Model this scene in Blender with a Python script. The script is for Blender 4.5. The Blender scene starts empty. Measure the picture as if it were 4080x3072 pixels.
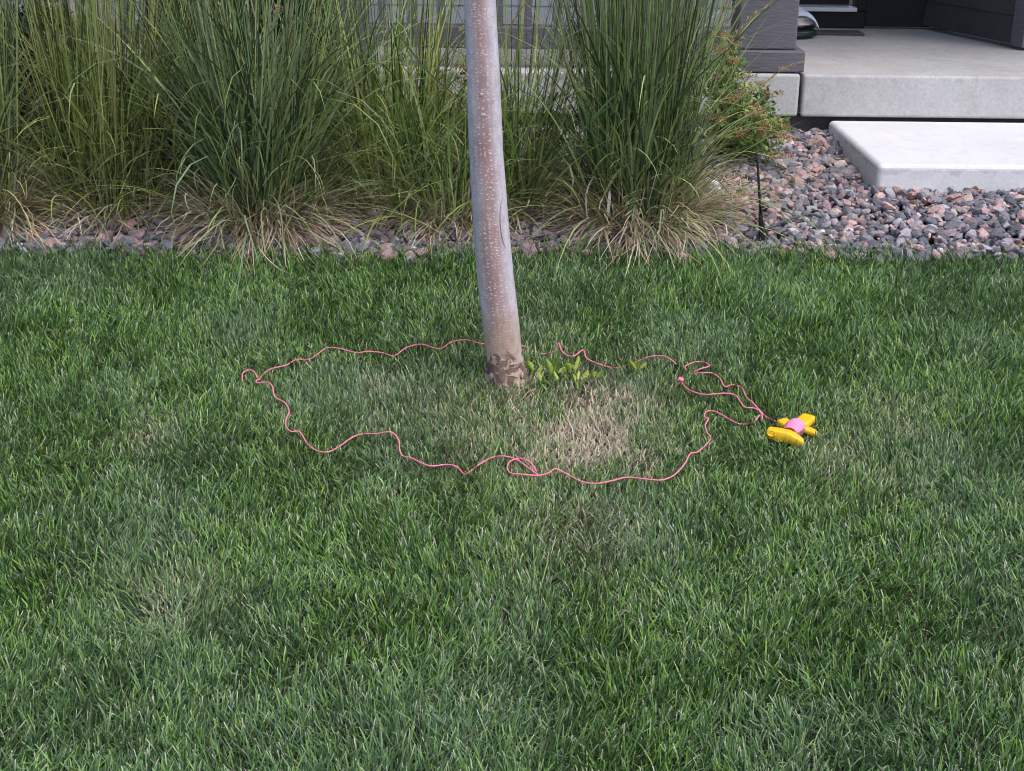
import bpy, math, random
import numpy as np
from mathutils import Vector, Matrix, noise as mnoise
R = math.radians
C = bpy.data.collections.new('place'); bpy.context.scene.collection.children.link(C)
sc = bpy.context.scene
random.seed(7); RNG = np.random.default_rng(11)

# ------------------------------------------------------------------ camera, sky, sun, exposure
F = 5800.0; PITCH = R(20.4); ROLL = 0.011; CAM = Vector((0, 0, 1.55))
fw = Vector((0, math.cos(PITCH), -math.sin(PITCH)))
r0 = Vector((1, 0, 0)); u0 = Vector((0, math.sin(PITCH), math.cos(PITCH)))
cu = (u0 - ROLL*r0).normalized(); cr = (r0 + ROLL*u0).normalized()
cd = bpy.data.cameras.new('camera'); cam = bpy.data.objects.new('camera', cd); C.objects.link(cam)
cd.sensor_width = 36; cd.lens = 36*F/4080; cd.clip_start = 0.05; cd.clip_end = 500
cam.matrix_world = Matrix(((cr.x, cu.x, -fw.x, CAM.x), (cr.y, cu.y, -fw.y, CAM.y), (cr.z, cu.z, -fw.z, CAM.z), (0, 0, 0, 1)))
sc.camera = cam
SUN_EL, SUN_AZ = R(61), R(132)      # azimuth measured from +Y clockwise
w = bpy.data.worlds.new('World'); sc.world = w; w.use_nodes = True
nt = w.node_tree; bg = nt.nodes['Background']; sk = nt.nodes.new('ShaderNodeTexSky')
sk.sky_type = 'NISHITA'; sk.sun_disc = False; sk.sun_elevation = SUN_EL; sk.sun_rotation = SUN_AZ
sk.dust_density = 3.0; sk.air_density = 1.0
nt.links.new(sk.outputs[0], bg.inputs[0]); bg.inputs[1].default_value = 0.14
ld = bpy.data.lights.new('sun', 'SUN'); ld.energy = 1.0; ld.angle = R(35); ld.color = (1, .965, .93)
lo = bpy.data.objects.new('sun', ld); C.objects.link(lo)
sd = Vector((math.sin(SUN_AZ)*math.cos(SUN_EL), math.cos(SUN_AZ)*math.cos(SUN_EL), math.sin(SUN_EL)))
lo.rotation_euler = sd.to_track_quat('Z', 'Y').to_euler()
vs = sc.view_settings; vs.view_transform = 'Standard'; vs.look = 'None'; vs.gamma = 1.0; vs.exposure = 0.8
sc.cycles.filter_width = 1.05
sc.render.resolution_x = 1024; sc.render.resolution_y = 771

# ------------------------------------------------------------------ helpers
def ray(x, y):
    return (fw + cr*((x-2040)/F) + cu*((1536-y)/F))
def atY(x, y, Y):
    d = ray(x, y); return CAM + d*(Y/d.y)
def atZ(x, y, Z):
    d = ray(x, y); return CAM + d*((Z-CAM.z)/d.z)
PY = [-40, 0, 2.34, 3.3, 4.14, 5.05, 5.5, 6.5, 60]
PZ = [-.9, -.18, -.09, -.035, .03, .176, .27, .33, .33]
def gz(Y): return np.interp(Y, PY, PZ)
def onG(x, y, h=0.0):
    d = ray(x, y); t = 1.0
    for i in range(60):
        p = CAM + d*t; z = float(gz(p.y)) + h
        t += (p.z - z)/(-d.z)*0.8
    return CAM + d*t
def srgb(r, g, b):
    f = lambda c: (c/255/12.92) if c/255 <= .04045 else ((c/255+.055)/1.055)**2.4
    return (f(r), f(g), f(b))
class VN:      # smooth value noise on arrays
    def __init__(s, seed): s.g = np.random.default_rng(seed).random((128, 128))
    def __call__(s, x, y):
        x = np.asarray(x)+500.; y = np.asarray(y)+500.
        xi = np.floor(x).astype(int); yi = np.floor(y).astype(int); fx = x-xi; fy = y-yi
        fx = fx*fx*(3-2*fx); fy = fy*fy*(3-2*fy); g = s.g
        a = g[xi % 128, yi % 128]; b = g[(xi+1) % 128, yi % 128]; c = g[xi % 128, (yi+1) % 128]; d = g[(xi+1) % 128, (yi+1) % 128]
        return (a*(1-fx)+b*fx)*(1-fy)+(c*(1-fx)+d*fx)*fy

def tag(o, label=None, cat=None, group=None, kind=None):
    if label: o['label'] = label
    if cat: o['category'] = cat
    if group: o['group'] = group
    if kind: o['kind'] = kind
    return o
def empty(name, loc, label, cat, group=None):
    o = bpy.data.objects.new(name, None); C.objects.link(o); o.location = loc; o.empty_display_size = .05
    return tag(o, label, cat, group)
def link(name, me, mat, parent=None):
    o = bpy.data.objects.new(name, me); C.objects.link(o); me.materials.append(mat)
    if parent is not None:
        o.parent = parent
        p = parent; off = Vector((0, 0, 0))
        while p is not None: off += p.location; p = p.parent
        o.location = -off     # geometry is written in world coordinates
    return o
def npmesh(name, V, Fq=None, Ft=None, col=None, uv=None, smooth=False):
    me = bpy.data.meshes.new(name); V = np.ascontiguousarray(V, np.float32)
    nq = 0 if Fq is None else len(Fq); n3 = 0 if Ft is None else len(Ft)
    me.vertices.add(len(V)); me.vertices.foreach_set('co', V.ravel())
    idx = []; 
    if nq: idx.append(np.asarray(Fq, np.int32).ravel())
    if n3: idx.append(np.asarray(Ft, np.int32).ravel())
    idx = np.concatenate(idx)
    me.loops.add(len(idx)); me.loops.foreach_set('vertex_index', idx)
    me.polygons.add(nq+n3)
    st = np.concatenate([np.arange(nq)*4, nq*4+np.arange(n3)*3]).astype(np.int32)
    me.polygons.foreach_set('loop_start', st)
    me.polygons.foreach_set('use_smooth', np.full(nq+n3, smooth))
    if col is not None:
        a = me.attributes.new('Col', 'FLOAT_COLOR', 'POINT')
        c4 = np.ones((len(V), 4), np.float32); c4[:, :3] = col; a.data.foreach_set('color', c4.ravel())
    if uv is not None:
        l = me.uv_layers.new(name='UVMap'); l.data.foreach_set('uv', np.ascontiguousarray(uv[idx], np.float32).ravel())
    me.update(calc_edges=True); me.validate(); return me

class MB:      # collects simple solids into one mesh
    def __init__(s): s.v = []; s.f = []
    def box(s, x0, x1, y0, y1, z0, z1, M=None):
        n = len(s.v)
        p = [(x0,y0,z0),(x1,y0,z0),(x1,y1,z0),(x0,y1,z0),(x0,y0,z1),(x1,y0,z1),(x1,y1,z1),(x0,y1,z1)]
        if M is not None: p = [tuple(M @ Vector(q)) for q in p]
        s.v += p
        s.f += [tuple(n+i for i in f) for f in ((0,3,2,1),(4,5,6,7),(0,1,5,4),(1,2,6,5),(2,3,7,6),(3,0,4,7))]
        return s
    def tube(s, pts, rad, k=8, cap=True):
        pts = [Vector(p) for p in pts]; n = len(s.v); m = len(pts)
        rads = rad if hasattr(rad, '__len__') else [rad]*m
        up = Vector((0, 0, 1)) if abs((pts[-1]-pts[0]).normalized().z) < .9 else Vector((1, 0, 0))
        for i, p in enumerate(pts):
            t = (pts[min(i+1, m-1)]-pts[max(i-1, 0)]); t = t.normalized() if t.length > 1e-9 else Vector((1, 0, 0))
            a = t.cross(up); a = a.normalized() if a.length > 1e-6 else Vector((1, 0, 0)); b = t.cross(a)
            for j in range(k):
                an = 2*math.pi*j/k; s.v.append(tuple(p + (a*math.cos(an)+b*math.sin(an))*rads[i]))
        for i in range(m-1):
            for j in range(k):
                s.f.append((n+i*k+j, n+i*k+(j+1) % k, n+(i+1)*k+(j+1) % k, n+(i+1)*k+j))
        if cap: s.f.append(tuple(n+j for j in range(k-1, -1, -1))); s.f.append(tuple(n+(m-1)*k+j for j in range(k)))
        return s
    def build(s, name, mat, parent=None, bevel=0, seg=2, smooth=False):
        me = bpy.data.meshes.new(name); me.from_pydata(s.v, [], s.f); me.update()
        if smooth:
            for p in me.polygons: p.use_smooth = True
        o = link(name, me, mat, parent)
        if bevel:
            b = o.modifiers.new('bevel', 'BEVEL'); b.width = bevel; b.segments = seg; b.limit_method = 'ANGLE'
        return o

def catmull(P, n=10):
    P = [Vector(p) for p in P]; out = []
    Q = [P[0]*2-P[1]] + P + [P[-1]*2-P[-2]]
    for i in range(1, len(Q)-2):
        a, b, c, d = Q[i-1:i+3]
        for k in range(n):
            t = k/n
            out.append(.5*((2*b)+(c-a)*t+(2*a-5*b+4*c-d)*t*t+(3*b-a-3*c+d)*t**3))
    out.append(P[-1]); return out

# ribbons: every array has one entry per blade
def ribbons(base, az, el0, bend, length, width, col, seg=4, twist=None, power=1.5, tipw=0.05, tipcol=None, bow=0.0, zfloor=None, basew=0.7):
    n = len(az); T = np.linspace(0, 1, seg+1)
    P = np.zeros((n, seg+1, 3)); P[:, 0] = base
    ca, sa = np.cos(az), np.sin(az); side = np.stack([-sa, ca, np.zeros(n)], 1)
    for k in range(1, seg+1):
        tm = (T[k]+T[k-1])/2; e = el0-bend*tm**power; dl = length/seg
        a2 = bow*tm if np.ndim(bow) else 0
        c2, s2 = np.cos(az+a2), np.sin(az+a2)
        P[:, k, 0] = P[:, k-1, 0]+np.cos(e)*c2*dl; P[:, k, 1] = P[:, k-1, 1]+np.cos(e)*s2*dl; P[:, k, 2] = P[:, k-1, 2]+np.sin(e)*dl
        if zfloor is not None: P[:, k, 2] = np.maximum(P[:, k, 2], gz(P[:, k, 1])+zfloor)
    if twist is None: twist = np.zeros(n)
    wp = np.minimum(1, basew+(1-basew)*T/.3)*np.where(T < .55, 1, 1-(1-tipw)*((T-.55)/.45)**1.3)
    ang = twist
    fwd = np.stack([ca, sa, np.zeros(n)], 1)
    sv = side*np.cos(ang)[:, None]+fwd*np.sin(ang)[:, None]
    V = np.zeros((n, seg+1, 2, 3)); off = sv[:, None, :]*(width[:, None]*wp[None, :]/2)[:, :, None]
    V[:, :, 0] = P-off; V[:, :, 1] = P+off
    i0 = (np.arange(n)*(seg+1)*2)[:, None]+(np.arange(seg)*2)[None, :]
    Fq = np.stack([i0, i0+1, i0+3, i0+2], -1).reshape(-1, 4)
    col = np.asarray(col)
    cc = np.repeat(np.repeat(col[:, None, None, :], seg+1, 1), 2, 2).copy()
    if tipcol is not None: cc[:, -1] = tipcol[:, None, :]
    return V.reshape(-1, 3), Fq, cc.reshape(-1, 3)
def merge(parts):
    V = []; Fq = []; Cc = []; n = 0
    for v, f, c in parts: V.append(v); Fq.append(f+n); Cc.append(c); n += len(v)
    return np.concatenate(V), np.concatenate(Fq), np.concatenate(Cc)

# ------------------------------------------------------------------ materials
def newmat(name):
    m = bpy.data.materials.new(name); m.use_nodes = True
    return m, m.node_tree, m.node_tree.nodes['Principled BSDF']
def N(nt, t, **kw):
    n = nt.nodes.new(t)
    for k, v in kw.items():
        if k in n.inputs: n.inputs[k].default_value = v
        else: setattr(n, k, v)
    return n
def mixc(nt, fac, a, b, bt='MIX'):
    n = nt.nodes.new('ShaderNodeMix'); n.data_type = 'RGBA'; n.blend_type = bt
    for i, v in ((0, fac), (6, a), (7, b)):
        if hasattr(v, 'is_linked') or isinstance(v, bpy.types.NodeSocket): nt.links.new(v, n.inputs[i])
        else: n.inputs[i].default_value = v if i == 0 else (*v, 1) if len(v) == 3 else v
    return n.outputs[2]
def ramp(nt, src, lo, hi, a=(0, 0, 0), b=(1, 1, 1)):
    n = nt.nodes.new('ShaderNodeValToRGB'); n.color_ramp.elements[0].position = lo; n.color_ramp.elements[1].position = hi
    n.color_ramp.elements[0].color = (*a, 1); n.color_ramp.elements[1].color = (*b, 1)
    nt.links.new(src, n.inputs[0]); return n.outputs[0]
def noisetex(nt, scale, detail=4, rough=.55, vec=None, dist=0):
    n = N(nt, 'ShaderNodeTexNoise'); n.inputs['Scale'].default_value = scale; n.inputs['Detail'].default_value = detail
    n.inputs['Roughness'].default_value = rough; n.inputs['Distortion'].default_value = dist
    if vec is not None: nt.links.new(vec, n.inputs['Vector'])
    return n.outputs[0]
def coords(nt, scale=(1, 1, 1)):
    t = N(nt, 'ShaderNodeTexCoord'); m = N(nt, 'ShaderNodeMapping'); m.inputs['Scale'].default_value = scale
    nt.links.new(t.outputs['Object'], m.inputs[0]); return m.outputs[0]
def bump(nt, b, h, strength=.3, dist=.01):
    n = N(nt, 'ShaderNodeBump'); n.inputs['Strength'].default_value = strength; n.inputs['Distance'].default_value = dist
    nt.links.new(h, n.inputs['Height']); nt.links.new(n.outputs[0], b.inputs['Normal'])
def leafmat(name, rough=.5, spec=.35, trans=.25):
    m, nt, b = newmat(name); a = N(nt, 'ShaderNodeAttribute'); a.attribute_name = 'Col'
    nt.links.new(a.outputs[0], b.inputs['Base Color']); b.inputs['Roughness'].default_value = rough
    b.inputs['Specular IOR Level'].default_value = spec
    if trans:
        t = N(nt, 'ShaderNodeBsdfTranslucent'); nt.links.new(mixc(nt, .5, a.outputs[0], (.25, .4, .03), 'MIX') if False else a.outputs[0], t.inputs[0])
        mx = N(nt, 'ShaderNodeMixShader'); mx.inputs[0].default_value = trans
        nt.links.new(b.outputs[0], mx.inputs[1]); nt.links.new(t.outputs[0], mx.inputs[2])
        nt.links.new(mx.outputs[0], nt.nodes['Material Output'].inputs[0])
    return m
M_leaf = leafmat('leaf', .5, .35, .13); M_turf = leafmat('turf', .45, .45, .10); M_dry = leafmat('dry', .8, .15, .2)
def attrmat(name, rough, nscale, amt):
    m, nt, b = newmat(name); a = N(nt, 'ShaderNodeAttribute'); a.attribute_name = 'Col'
    v = coords(nt); n1 = noisetex(nt, nscale, 6, .65, v)
    nt.links.new(mixc(nt, amt, a.outputs[0], ramp(nt, n1, .3, .72, (.12, .12, .12), (.95, .93, .93)), 'OVERLAY'), b.inputs['Base Color'])
    b.inputs['Roughness'].default_value = rough; bump(nt, b, n1, .5, .004); return m
M_rock = attrmat('rock', .82, 90, .38)
def painted(name, col, rough=.6, grain=(2, 2, 30), amt=.25, bs=.3):
    m, nt, b = newmat(name); v = coords(nt, grain); n1 = noisetex(nt, 6, 5, .6, v); v2 = coords(nt); n2 = noisetex(nt, 3, 4, .6, v2)
    c = mixc(nt, ramp(nt, n1, .3, .7), tuple(x*(1-amt) for x in col), tuple(min(1, x*(1+amt)) for x in col))
    c = mixc(nt, ramp(nt, n2, .35, .75), c, tuple(min(1, x*1.25+.01) for x in col))
    nt.links.new(c, b.inputs['Base Color']); b.inputs['Roughness'].default_value = rough; bump(nt, b, n1, bs, .004); return m
M_trim = painted('grey_trim', (.105, .10, .115), .62, (3, 3, 22), .3, .7)
M_rail = painted('grey_rail', (.10, .098, .118), .6, (4, 4, 30), .3, .7)
M_siding = painted('pale_siding', (.60, .575, .58), .7, (2, 2, 20), .08, .2)
M_darksid = painted('dark_siding', (.05, .046, .048), .65, (2, 2, 20), .15, .3)
M_door = painted('black_door', (.011, .010, .014), .4, (2, 2, 8), .2, .1)
M_door.node_tree.nodes['Principled BSDF'].inputs['Specular IOR Level'].default_value = .15
M_metal = painted('threshold_metal', (.55, .56, .6), .35, (20, 2, 2), .1, .1)
def concrete(name, a, b_, stain, bands=False):
    m, nt, b = newmat(name); v = coords(nt); n1 = noisetex(nt, 2.2, 6, .62, v, .4); n2 = noisetex(nt, 70, 5, .7, v); n3 = noisetex(nt, 9, 4, .6, v, 1.)
    c = mixc(nt, ramp(nt, n1, .35, .7), a, b_); c = mixc(nt, ramp(nt, n3, .50, .70, (0, 0, 0), (.5, .5, .5)), c, stain)
    c = mixc(nt, .14, c, ramp(nt, n2, .3, .7), 'OVERLAY')
    if bands:
        s = N(nt, 'ShaderNodeSeparateXYZ'); nt.links.new(v, s.inputs[0])
        nz = N(nt, 'ShaderNodeMath', operation='MULTIPLY_ADD'); nt.links.new(n3, nz.inputs[0]); nz.inputs[1].default_value = .05; nt.links.new(s.outputs[2], nz.inputs[2])
        c = mixc(nt, ramp(nt, nz.outputs[0], .555, .60, (.0, .0, .0), (.0, .0, .0)), c, stain)
        k = ramp(nt, nz.outputs[0], .447, .459, (1, 1, 1), (0, 0, 0)); c = mixc(nt, .45, c, mixc(nt, k, c, tuple(x*1.25 for x in b_)))
    if not bands and name == 'step_concrete':
        s = N(nt, 'ShaderNodeSeparateXYZ'); nt.links.new(v, s.inputs[0]); n4_ = noisetex(nt, 16, 3, .5, v, .3)
        nz = N(nt, 'ShaderNodeMath', operation='MULTIPLY_ADD'); nt.links.new(n4_, nz.inputs[0]); nz.inputs[1].default_value = .12; nt.links.new(s.outputs[2], nz.inputs[2])
        up_ = ramp(nt, nz.outputs[0], .448, .452); lo_ = N(nt, 'ShaderNodeMath', operation='LESS_THAN'); nt.links.new(s.outputs[2], lo_.inputs[0]); lo_.inputs[1].default_value = .398
        mm = N(nt, 'ShaderNodeMath', operation='MULTIPLY'); nt.links.new(up_, mm.inputs[0]); nt.links.new(lo_.outputs[0], mm.inputs[1])
        mm2 = N(nt, 'ShaderNodeMath', operation='MULTIPLY'); nt.links.new(mm.outputs[0], mm2.inputs[0]); mm2.inputs[1].default_value = .5
        c = mixc(nt, mm2.outputs[0], c, (.44, .44, .46))
    nt.links.new(c, b.inputs['Base Color']); b.inputs['Roughness'].default_value = .85
    ad = N(nt, 'ShaderNodeMath', operation='ADD'); nt.links.new(n2, ad.inputs[0]); nt.links.new(n3, ad.inputs[1])
    bump(nt, b, ad.outputs[0], .35, .003); return m
M_conc = concrete('porch_concrete', (.44, .43, .43), (.54, .53, .525), (.33, .33, .315), True)
M_step = concrete('step_concrete', (.66, .655, .67), (.74, .735, .75), (.58, .58, .60))
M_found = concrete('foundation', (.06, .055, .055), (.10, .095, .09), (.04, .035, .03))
M_black, _, bb = newmat('black_plastic'); bb.inputs['Base Color'].default_value = (.012, .012, .015, 1); bb.inputs['Roughness'].default_value = .5

# ground sheet
m, nt, b = newmat('soil'); v = coords(nt); n1 = noisetex(nt, 25, 6, .7, v); n2 = noisetex(nt, 3, 4, .6, v)
c = mixc(nt, ramp(nt, n1, .3, .7), (.010, .008, .005), (.035, .027, .018)); nt.links.new(c, b.inputs['Base Color']); b.inputs['Roughness'].default_value = 1
bump(nt, b, n1, .6, .02); M_soil = m
ys = np.concatenate([np.linspace(-40, 0, 12), np.linspace(.4, 8, 70), np.linspace(9, 60, 12)]); xs = np.concatenate([np.linspace(-60, -4, 12), np.linspace(-3.5, 3.5, 40), np.linspace(4, 60, 12)])
X, Y = np.meshgrid(xs, ys); Z = gz(Y)
V = np.stack([X, Y, Z], -1).reshape(-1, 3); nx = len(xs); ii = (np.arange(len(ys)-1)[:, None]*nx+np.arange(nx-1)[None, :]).ravel()
g = link('ground', npmesh('ground', V, np.stack([ii, ii+1, ii+nx+1, ii+nx], 1), smooth=True), M_soil); g['kind'] = 'structure'

# ------------------------------------------------------------------ house
PZT = .611; PYF = 6.5; BY = 8.27
house = empty('house', (0, 7.5, .33), 'grey house with covered concrete porch, railing, pale siding and black front door', 'house')
jx = atY(3190, 380, PYF).x
MB().box(-5.5, jx-.007, PYF, BY+.4, PZT-.186, PZT).build('porch_floor', M_conc, house, .012, 3)
MB().box(jx+.007, 6, PYF-.004, BY+.4, PZT-.186, PZT+.0).build('porch_floor', M_conc, house, .012, 3)
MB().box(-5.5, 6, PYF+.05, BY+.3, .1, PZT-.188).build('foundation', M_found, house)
# pale lap siding behind the railing
cx0 = atY(2945, 100, PYF+.05).x; cx1 = atY(3180, 100, PYF+.05).x
mb = MB(); xw = 1.35; z = PZT+.004
tops = [PZT+.105]
while tops[-1] < 3.3: tops.append(tops[-1]+.18)
zb = z
for t in tops:
    n = len(mb.v); y0 = BY-.018; y1 = BY-.004
    mb.v += [(-6, y0, zb), (xw, y0, zb), (xw, y1, t-.004), (-6, y1, t-.004), (-6, BY+.15, zb), (xw, BY+.15, zb), (xw, BY+.15, t-.004), (-6, BY+.15, t-.004)]
    mb.f += [tuple(n+i for i in f) for f in ((0, 1, 2, 3), (4, 7, 6, 5), (0, 4, 5, 1), (3, 2, 6, 7), (0, 3, 7, 4), (1, 5, 6, 2))]
    zb = t
mb.build('wall', M_siding, house)
# entry: black door in a dark frame
dxa = xw+.01; dxb = atY(3385, 35, BY).x; dxc = atY(3445, 60, BY).x; dxd = atY(3676, 112, BY).x
door = MB().box(dxa, dxb, BY+.02, BY+.07, PZT+.125, 2.7).build('door', M_door, house, .004)
MB().box(dxa, dxb+.03, BY-.06, BY+.03, PZT+.095, PZT+.118).build('threshold', M_metal, door, .004)
mb = MB(); mb.box(dxa, dxb-.10, BY+.012, BY+.018, PZT+.30, 1.3); mb.build('door_panel', M_door, door, .004)
MB().box(dxa, dxc, BY-.02, BY+.06, PZT+.004, PZT+.093).build('door_riser', M_door, house, .003)
MB().box(dxb+.035, dxc, BY-.03, BY+.1, PZT+.097, 2.75).build('door_frame', M_door, house, .004)
MB().box(dxc+.003, dxd+.2, BY-.012, BY+.1, PZT+.012, 2.9).build('entry_wall', M_door, house)
# dark siding return on the right
A = atZ(3678, 116, PZT); B = atZ(4040, 192, PZT); A = Vector((A.x, A.y, 0)); B = Vector((B.x, B.y, 0))
d = (B-A).normalized(); nrm = Vector((d.y, -d.x, 0))
if nrm.x < 0: nrm = -nrm
mb = MB()
zl = [PZT+.02, PZT+.155] + [PZT+.155+.17*i for i in range(1, 15)]
for i in range(len(zl)-1):
    n = len(mb.v); a, b2 = zl[i]+.003, zl[i+1]
    q = lambda P, off, z: tuple((P+nrm*off)+Vector((0, 0, z)))
    mb.v += [q(A, -.014, a), q(B, -.014, a), q(B, -.003, b2), q(A, -.003, b2), q(A, .12, a), q(B, .12, a), q(B, .12, b2), q(A, .12, b2)]
    mb.f += [tuple(n+i_ for i_ in f) for f in ((0, 3, 2, 1), (4, 5, 6, 7), (0, 1, 5, 4), (3, 7, 6, 2), (0, 4, 7, 3), (1, 2, 6, 5))]
mb.build('side_wall', M_darksid, house)
Bc = B+d*.004
mb = MB(); ang = math.atan2(d.y, d.x); Mx = Matrix.Translation((Bc.x, Bc.y, 0)) @ Matrix.Rotation(ang, 4, 'Z')
mb.box(0, .10, -.03, .16, PZT+.015, 3, Mx).build('corner_board', M_trim, house, .004)
MB().box(Bc.x+.12, 6, Bc.y-.05, Bc.y+.1, PZT+.02, 3.2).build('front_wall', M_darksid, house)
# column with base trim
tx0 = atY(2908, 250, PYF+.02).x; tx1 = atY(3206, 250, PYF+.02).x
tz1 = atY(3100, 204, PYF+.02).z
co = MB().box(cx0, cx1, PYF+.055, PYF+.055+(cx1-cx0), tz1+.002, 3.1).build('column', M_trim, house, .006)
MB().box(tx0, tx1, PYF+.015, PYF+.015+(tx1-tx0), PZT+.006, tz1).build('column_base', M_trim, co, .006)
# railing: rail, post, balusters
rz0 = atY(1900, 190, PYF+.1).z; rz1 = atY(1900, 103, PYF+.1).z
rail = empty('railing', (0, PYF+.1, rz0), None, None); rail.parent = house; rail.location = Vector((0, PYF+.1, rz0))-house.location
MB().box(-5, tx0-.002, PYF+.075, PYF+.125, rz0, rz1).build('bottom_rail', M_rail, rail, .006)
MB().box(-5, cx0-.002, PYF+.075, PYF+.125, 1.48, 1.57).build('top_rail', M_rail, rail, .006)
px0 = atY(1356, 100, PYF+.06).x; px1 = atY(1462, 100, PYF+.06).x
MB().box(px0, px1, PYF+.04, PYF+.16, PZT+.004, 1.7).build('post', M_rail, rail, .006)
x = cx0-.16; bx = []
while x > -2.6:
    if not (px0-.03 < x < px1+.03): bx.append(x)
    x -= .128
first = None
for x in bx:
    if first is None:
        mb = MB().box(-.019, .019, PYF+.081, PYF+.119, rz1+.001, 1.478); me = bpy.data.meshes.new('baluster'); me.from_pydata(mb.v, [], mb.f); me.materials.append(M_rail); first = me
    o = bpy.data.objects.new('baluster', first); C.objects.link(o); o.parent = rail
    o.location = Vector((x, 0, 0))-house.location-rail.location
# porch roof and soffit above the frame
MB().box(-6, 6.2, PYF-.15, BY+3, 3.12, 3.3).build('porch_roof', M_trim, house)
# things on the porch
mx0 = atZ(3262, 130, PZT); mx1 = atZ(3412, 125, PZT)
MB().box(mx0.x-.25, mx1.x, 7.93, 8.07, PZT+.002, PZT+.014).build('doormat', painted('mat', (.07, .068, .075), .95, (40, 40, 40), .4, 1), None, .004)
tag(bpy.data.objects['doormat'], 'thin dark grey doormat on the porch at the foot of the black door', 'doormat')
def blob(name, cx, cy, cz, sx, sy, sz, seed, mat, amp=.25, power=.8, parent=None, n1=40, n2=24):
    u = np.linspace(0, 2*math.pi, n1, endpoint=False); v = np.linspace(-math.pi/2, math.pi/2, n2)
    U, Vv = np.meshgrid(u, v); x = np.cos(Vv)*np.cos(U); y = np.cos(Vv)*np.sin(U); z = np.sin(Vv)
    f = lambda a: np.sign(a)*np.abs(a)**power
    P = np.stack([f(x), f(y), f(z)], -1).reshape(-1, 3)
    for i in range(len(P)):
        q = Vector(P[i]); h = mnoise.noise(q*1.7+Vector((seed, 0, 0)))+.5*mnoise.noise(q*4+Vector((0, seed, 0)))
        P[i] = P[i]*(1+amp*h)
    P = P*np.array([sx, sy, sz])+np.array([cx, cy, cz])
    a = (np.arange(n2-1)[:, None]*n1+np.arange(n1)[None, :]).ravel(); b_ = (np.arange(n2-1)[:, None]*n1+((np.arange(n1)+1) % n1)[None, :]).ravel()
    return link(name, npmesh(name, P, np.stack([a, b_, b_+n1, a+n1], 1), smooth=True), mat, parent)
m, nt, b = newmat('green_bag'); b.inputs['Base Color'].default_value = (.006, .02, .015, 1); b.inputs['Roughness'].default_value = .45; M_bag = m
pb = atZ(3262, 158, PZT)
t_ = blob('garden_cushion', pb.x-.17, pb.y+.08, PZT+.028, .17, .11, .026, 3, M_bag, .15, .7)
tag(t_, 'dark green cushion lying on the porch floor behind the grey column', 'cushion')
m, nt, b = newmat('white_cloth'); v = coords(nt); n_ = noisetex(nt, 18, 3, .5, v); nt.links.new(mixc(nt, ramp(nt, n_, .5, .56), (.62, .64, .75), (.60, .53, .49)), b.inputs['Base Color']); b.inputs['Roughness'].default_value = .9; M_cloth = m
m, nt, b = newmat('tan_cloth'); b.inputs['Base Color'].default_value = (.55, .48, .43, 1); b.inputs['Roughness'].default_value = .9; M_tan = m
m, nt, b = newmat('blue_cloth'); b.inputs['Base Color'].default_value = (.60, .63, .76, 1); b.inputs['Roughness'].default_value = .9; M_blue = m
cl = empty('folded_blanket', (pb.x-.12, pb.y+.09, PZT+.055), 'crumpled white and tan blanket lying on top of the dark green cushion', 'blanket')
blob('inner_fold', pb.x-.14, pb.y+.08, PZT+.09, .125, .085, .035, 9, M_tan, .3, .75, cl)
# draped sheet
nu, nv = 26, 18; P = []
for j in range(nv):
    for i in range(nu):
        u = i/(nu-1); v = j/(nv-1); x = pb.x-.32+u*.33; y = pb.y-.02+v*.2
        top = .137+.012*math.sin(u*9+v*3)+.008*math.sin(v*11)
        e = max(0, (u-.68)/.32); e2 = max(0, (.25-v)/.25)
        P.append((x-.02*e*e, y, PZT+top-.075*e**1.6-.012*e2+.006*math.sin(u*14)))
a = [(j*nu+i, j*nu+i+1, (j+1)*nu+i+1, (j+1)*nu+i) for j in range(nv-1) for i in range(nu-1)]
o = link('top_fold', npmesh('top_fold', np.array(P), np.array(a), smooth=True), M_blue, cl)
s = o.modifiers.new('s', 'SOLIDIFY'); s.thickness = .007; s.offset = 0

# ------------------------------------------------------------------ concrete step
sl = atY(3500, 652, 5.53); xl = sl.x
sp = MB().box(xl, 5.5, 5.53, 6.49, .15, .414).build('concrete_step', M_step, None, .022, 4)
tag(sp, 'broad pale concrete step slab in front of the porch, bedded in the gravel', 'step')

# ------------------------------------------------------------------ gravel
def ico(sub):
    import bmesh
    bm = bmesh.new(); bmesh.ops.create_icosphere(bm, subdivisions=sub, radius=1)
    V = np.array([v.co[:] for v in bm.verts]); Fc = np.array([[v.index for v in f.verts] for f in bm.faces]); bm.free(); return V, Fc
IV, IF = ico(2); IV3, IF3 = ico(3)
def rockproto(seed, V=IV, nplanes=9):
    r = np.random.default_rng(seed); n = r.normal(size=(nplanes, 3)); n /= np.linalg.norm(n, axis=1)[:, None]
    dd = r.uniform(.42, .85, nplanes); dot = V@n.T; rr = np.min(np.where(dot > .05, dd/np.maximum(dot, .05), 9), 1); rr = np.minimum(rr, 1.15)
    P = V*rr[:, None]; P += r.normal(size=P.shape)*.009; return P
protos = [rockproto(i) for i in range(40)]
pal = np.array([srgb(128, 124, 132), srgb(110, 110, 120), srgb(150, 146, 152), srgb(112, 110, 120), srgb(170, 142, 142), srgb(190, 158, 155),
                srgb(138, 122, 126), srgb(168, 164, 170), srgb(92, 92, 100), srgb(188, 170, 160), srgb(158, 134, 120), srgb(120, 116, 118), srgb(205, 200, 204)])*.97
pw = np.array([14, 12, 13, 8, 14, 10, 9, 8, 5, 4, 4, 8, 2.5]); pw = pw/pw.sum()
sp_ = .030; gx, gy = np.meshgrid(np.arange(-3.3, 3.9, sp_), np.arange(4.93, 6.75, sp_)); gx = gx.ravel(); gy = gy.ravel()
Vs = []; Fs = []; Cs = []; nv = 0
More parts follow.
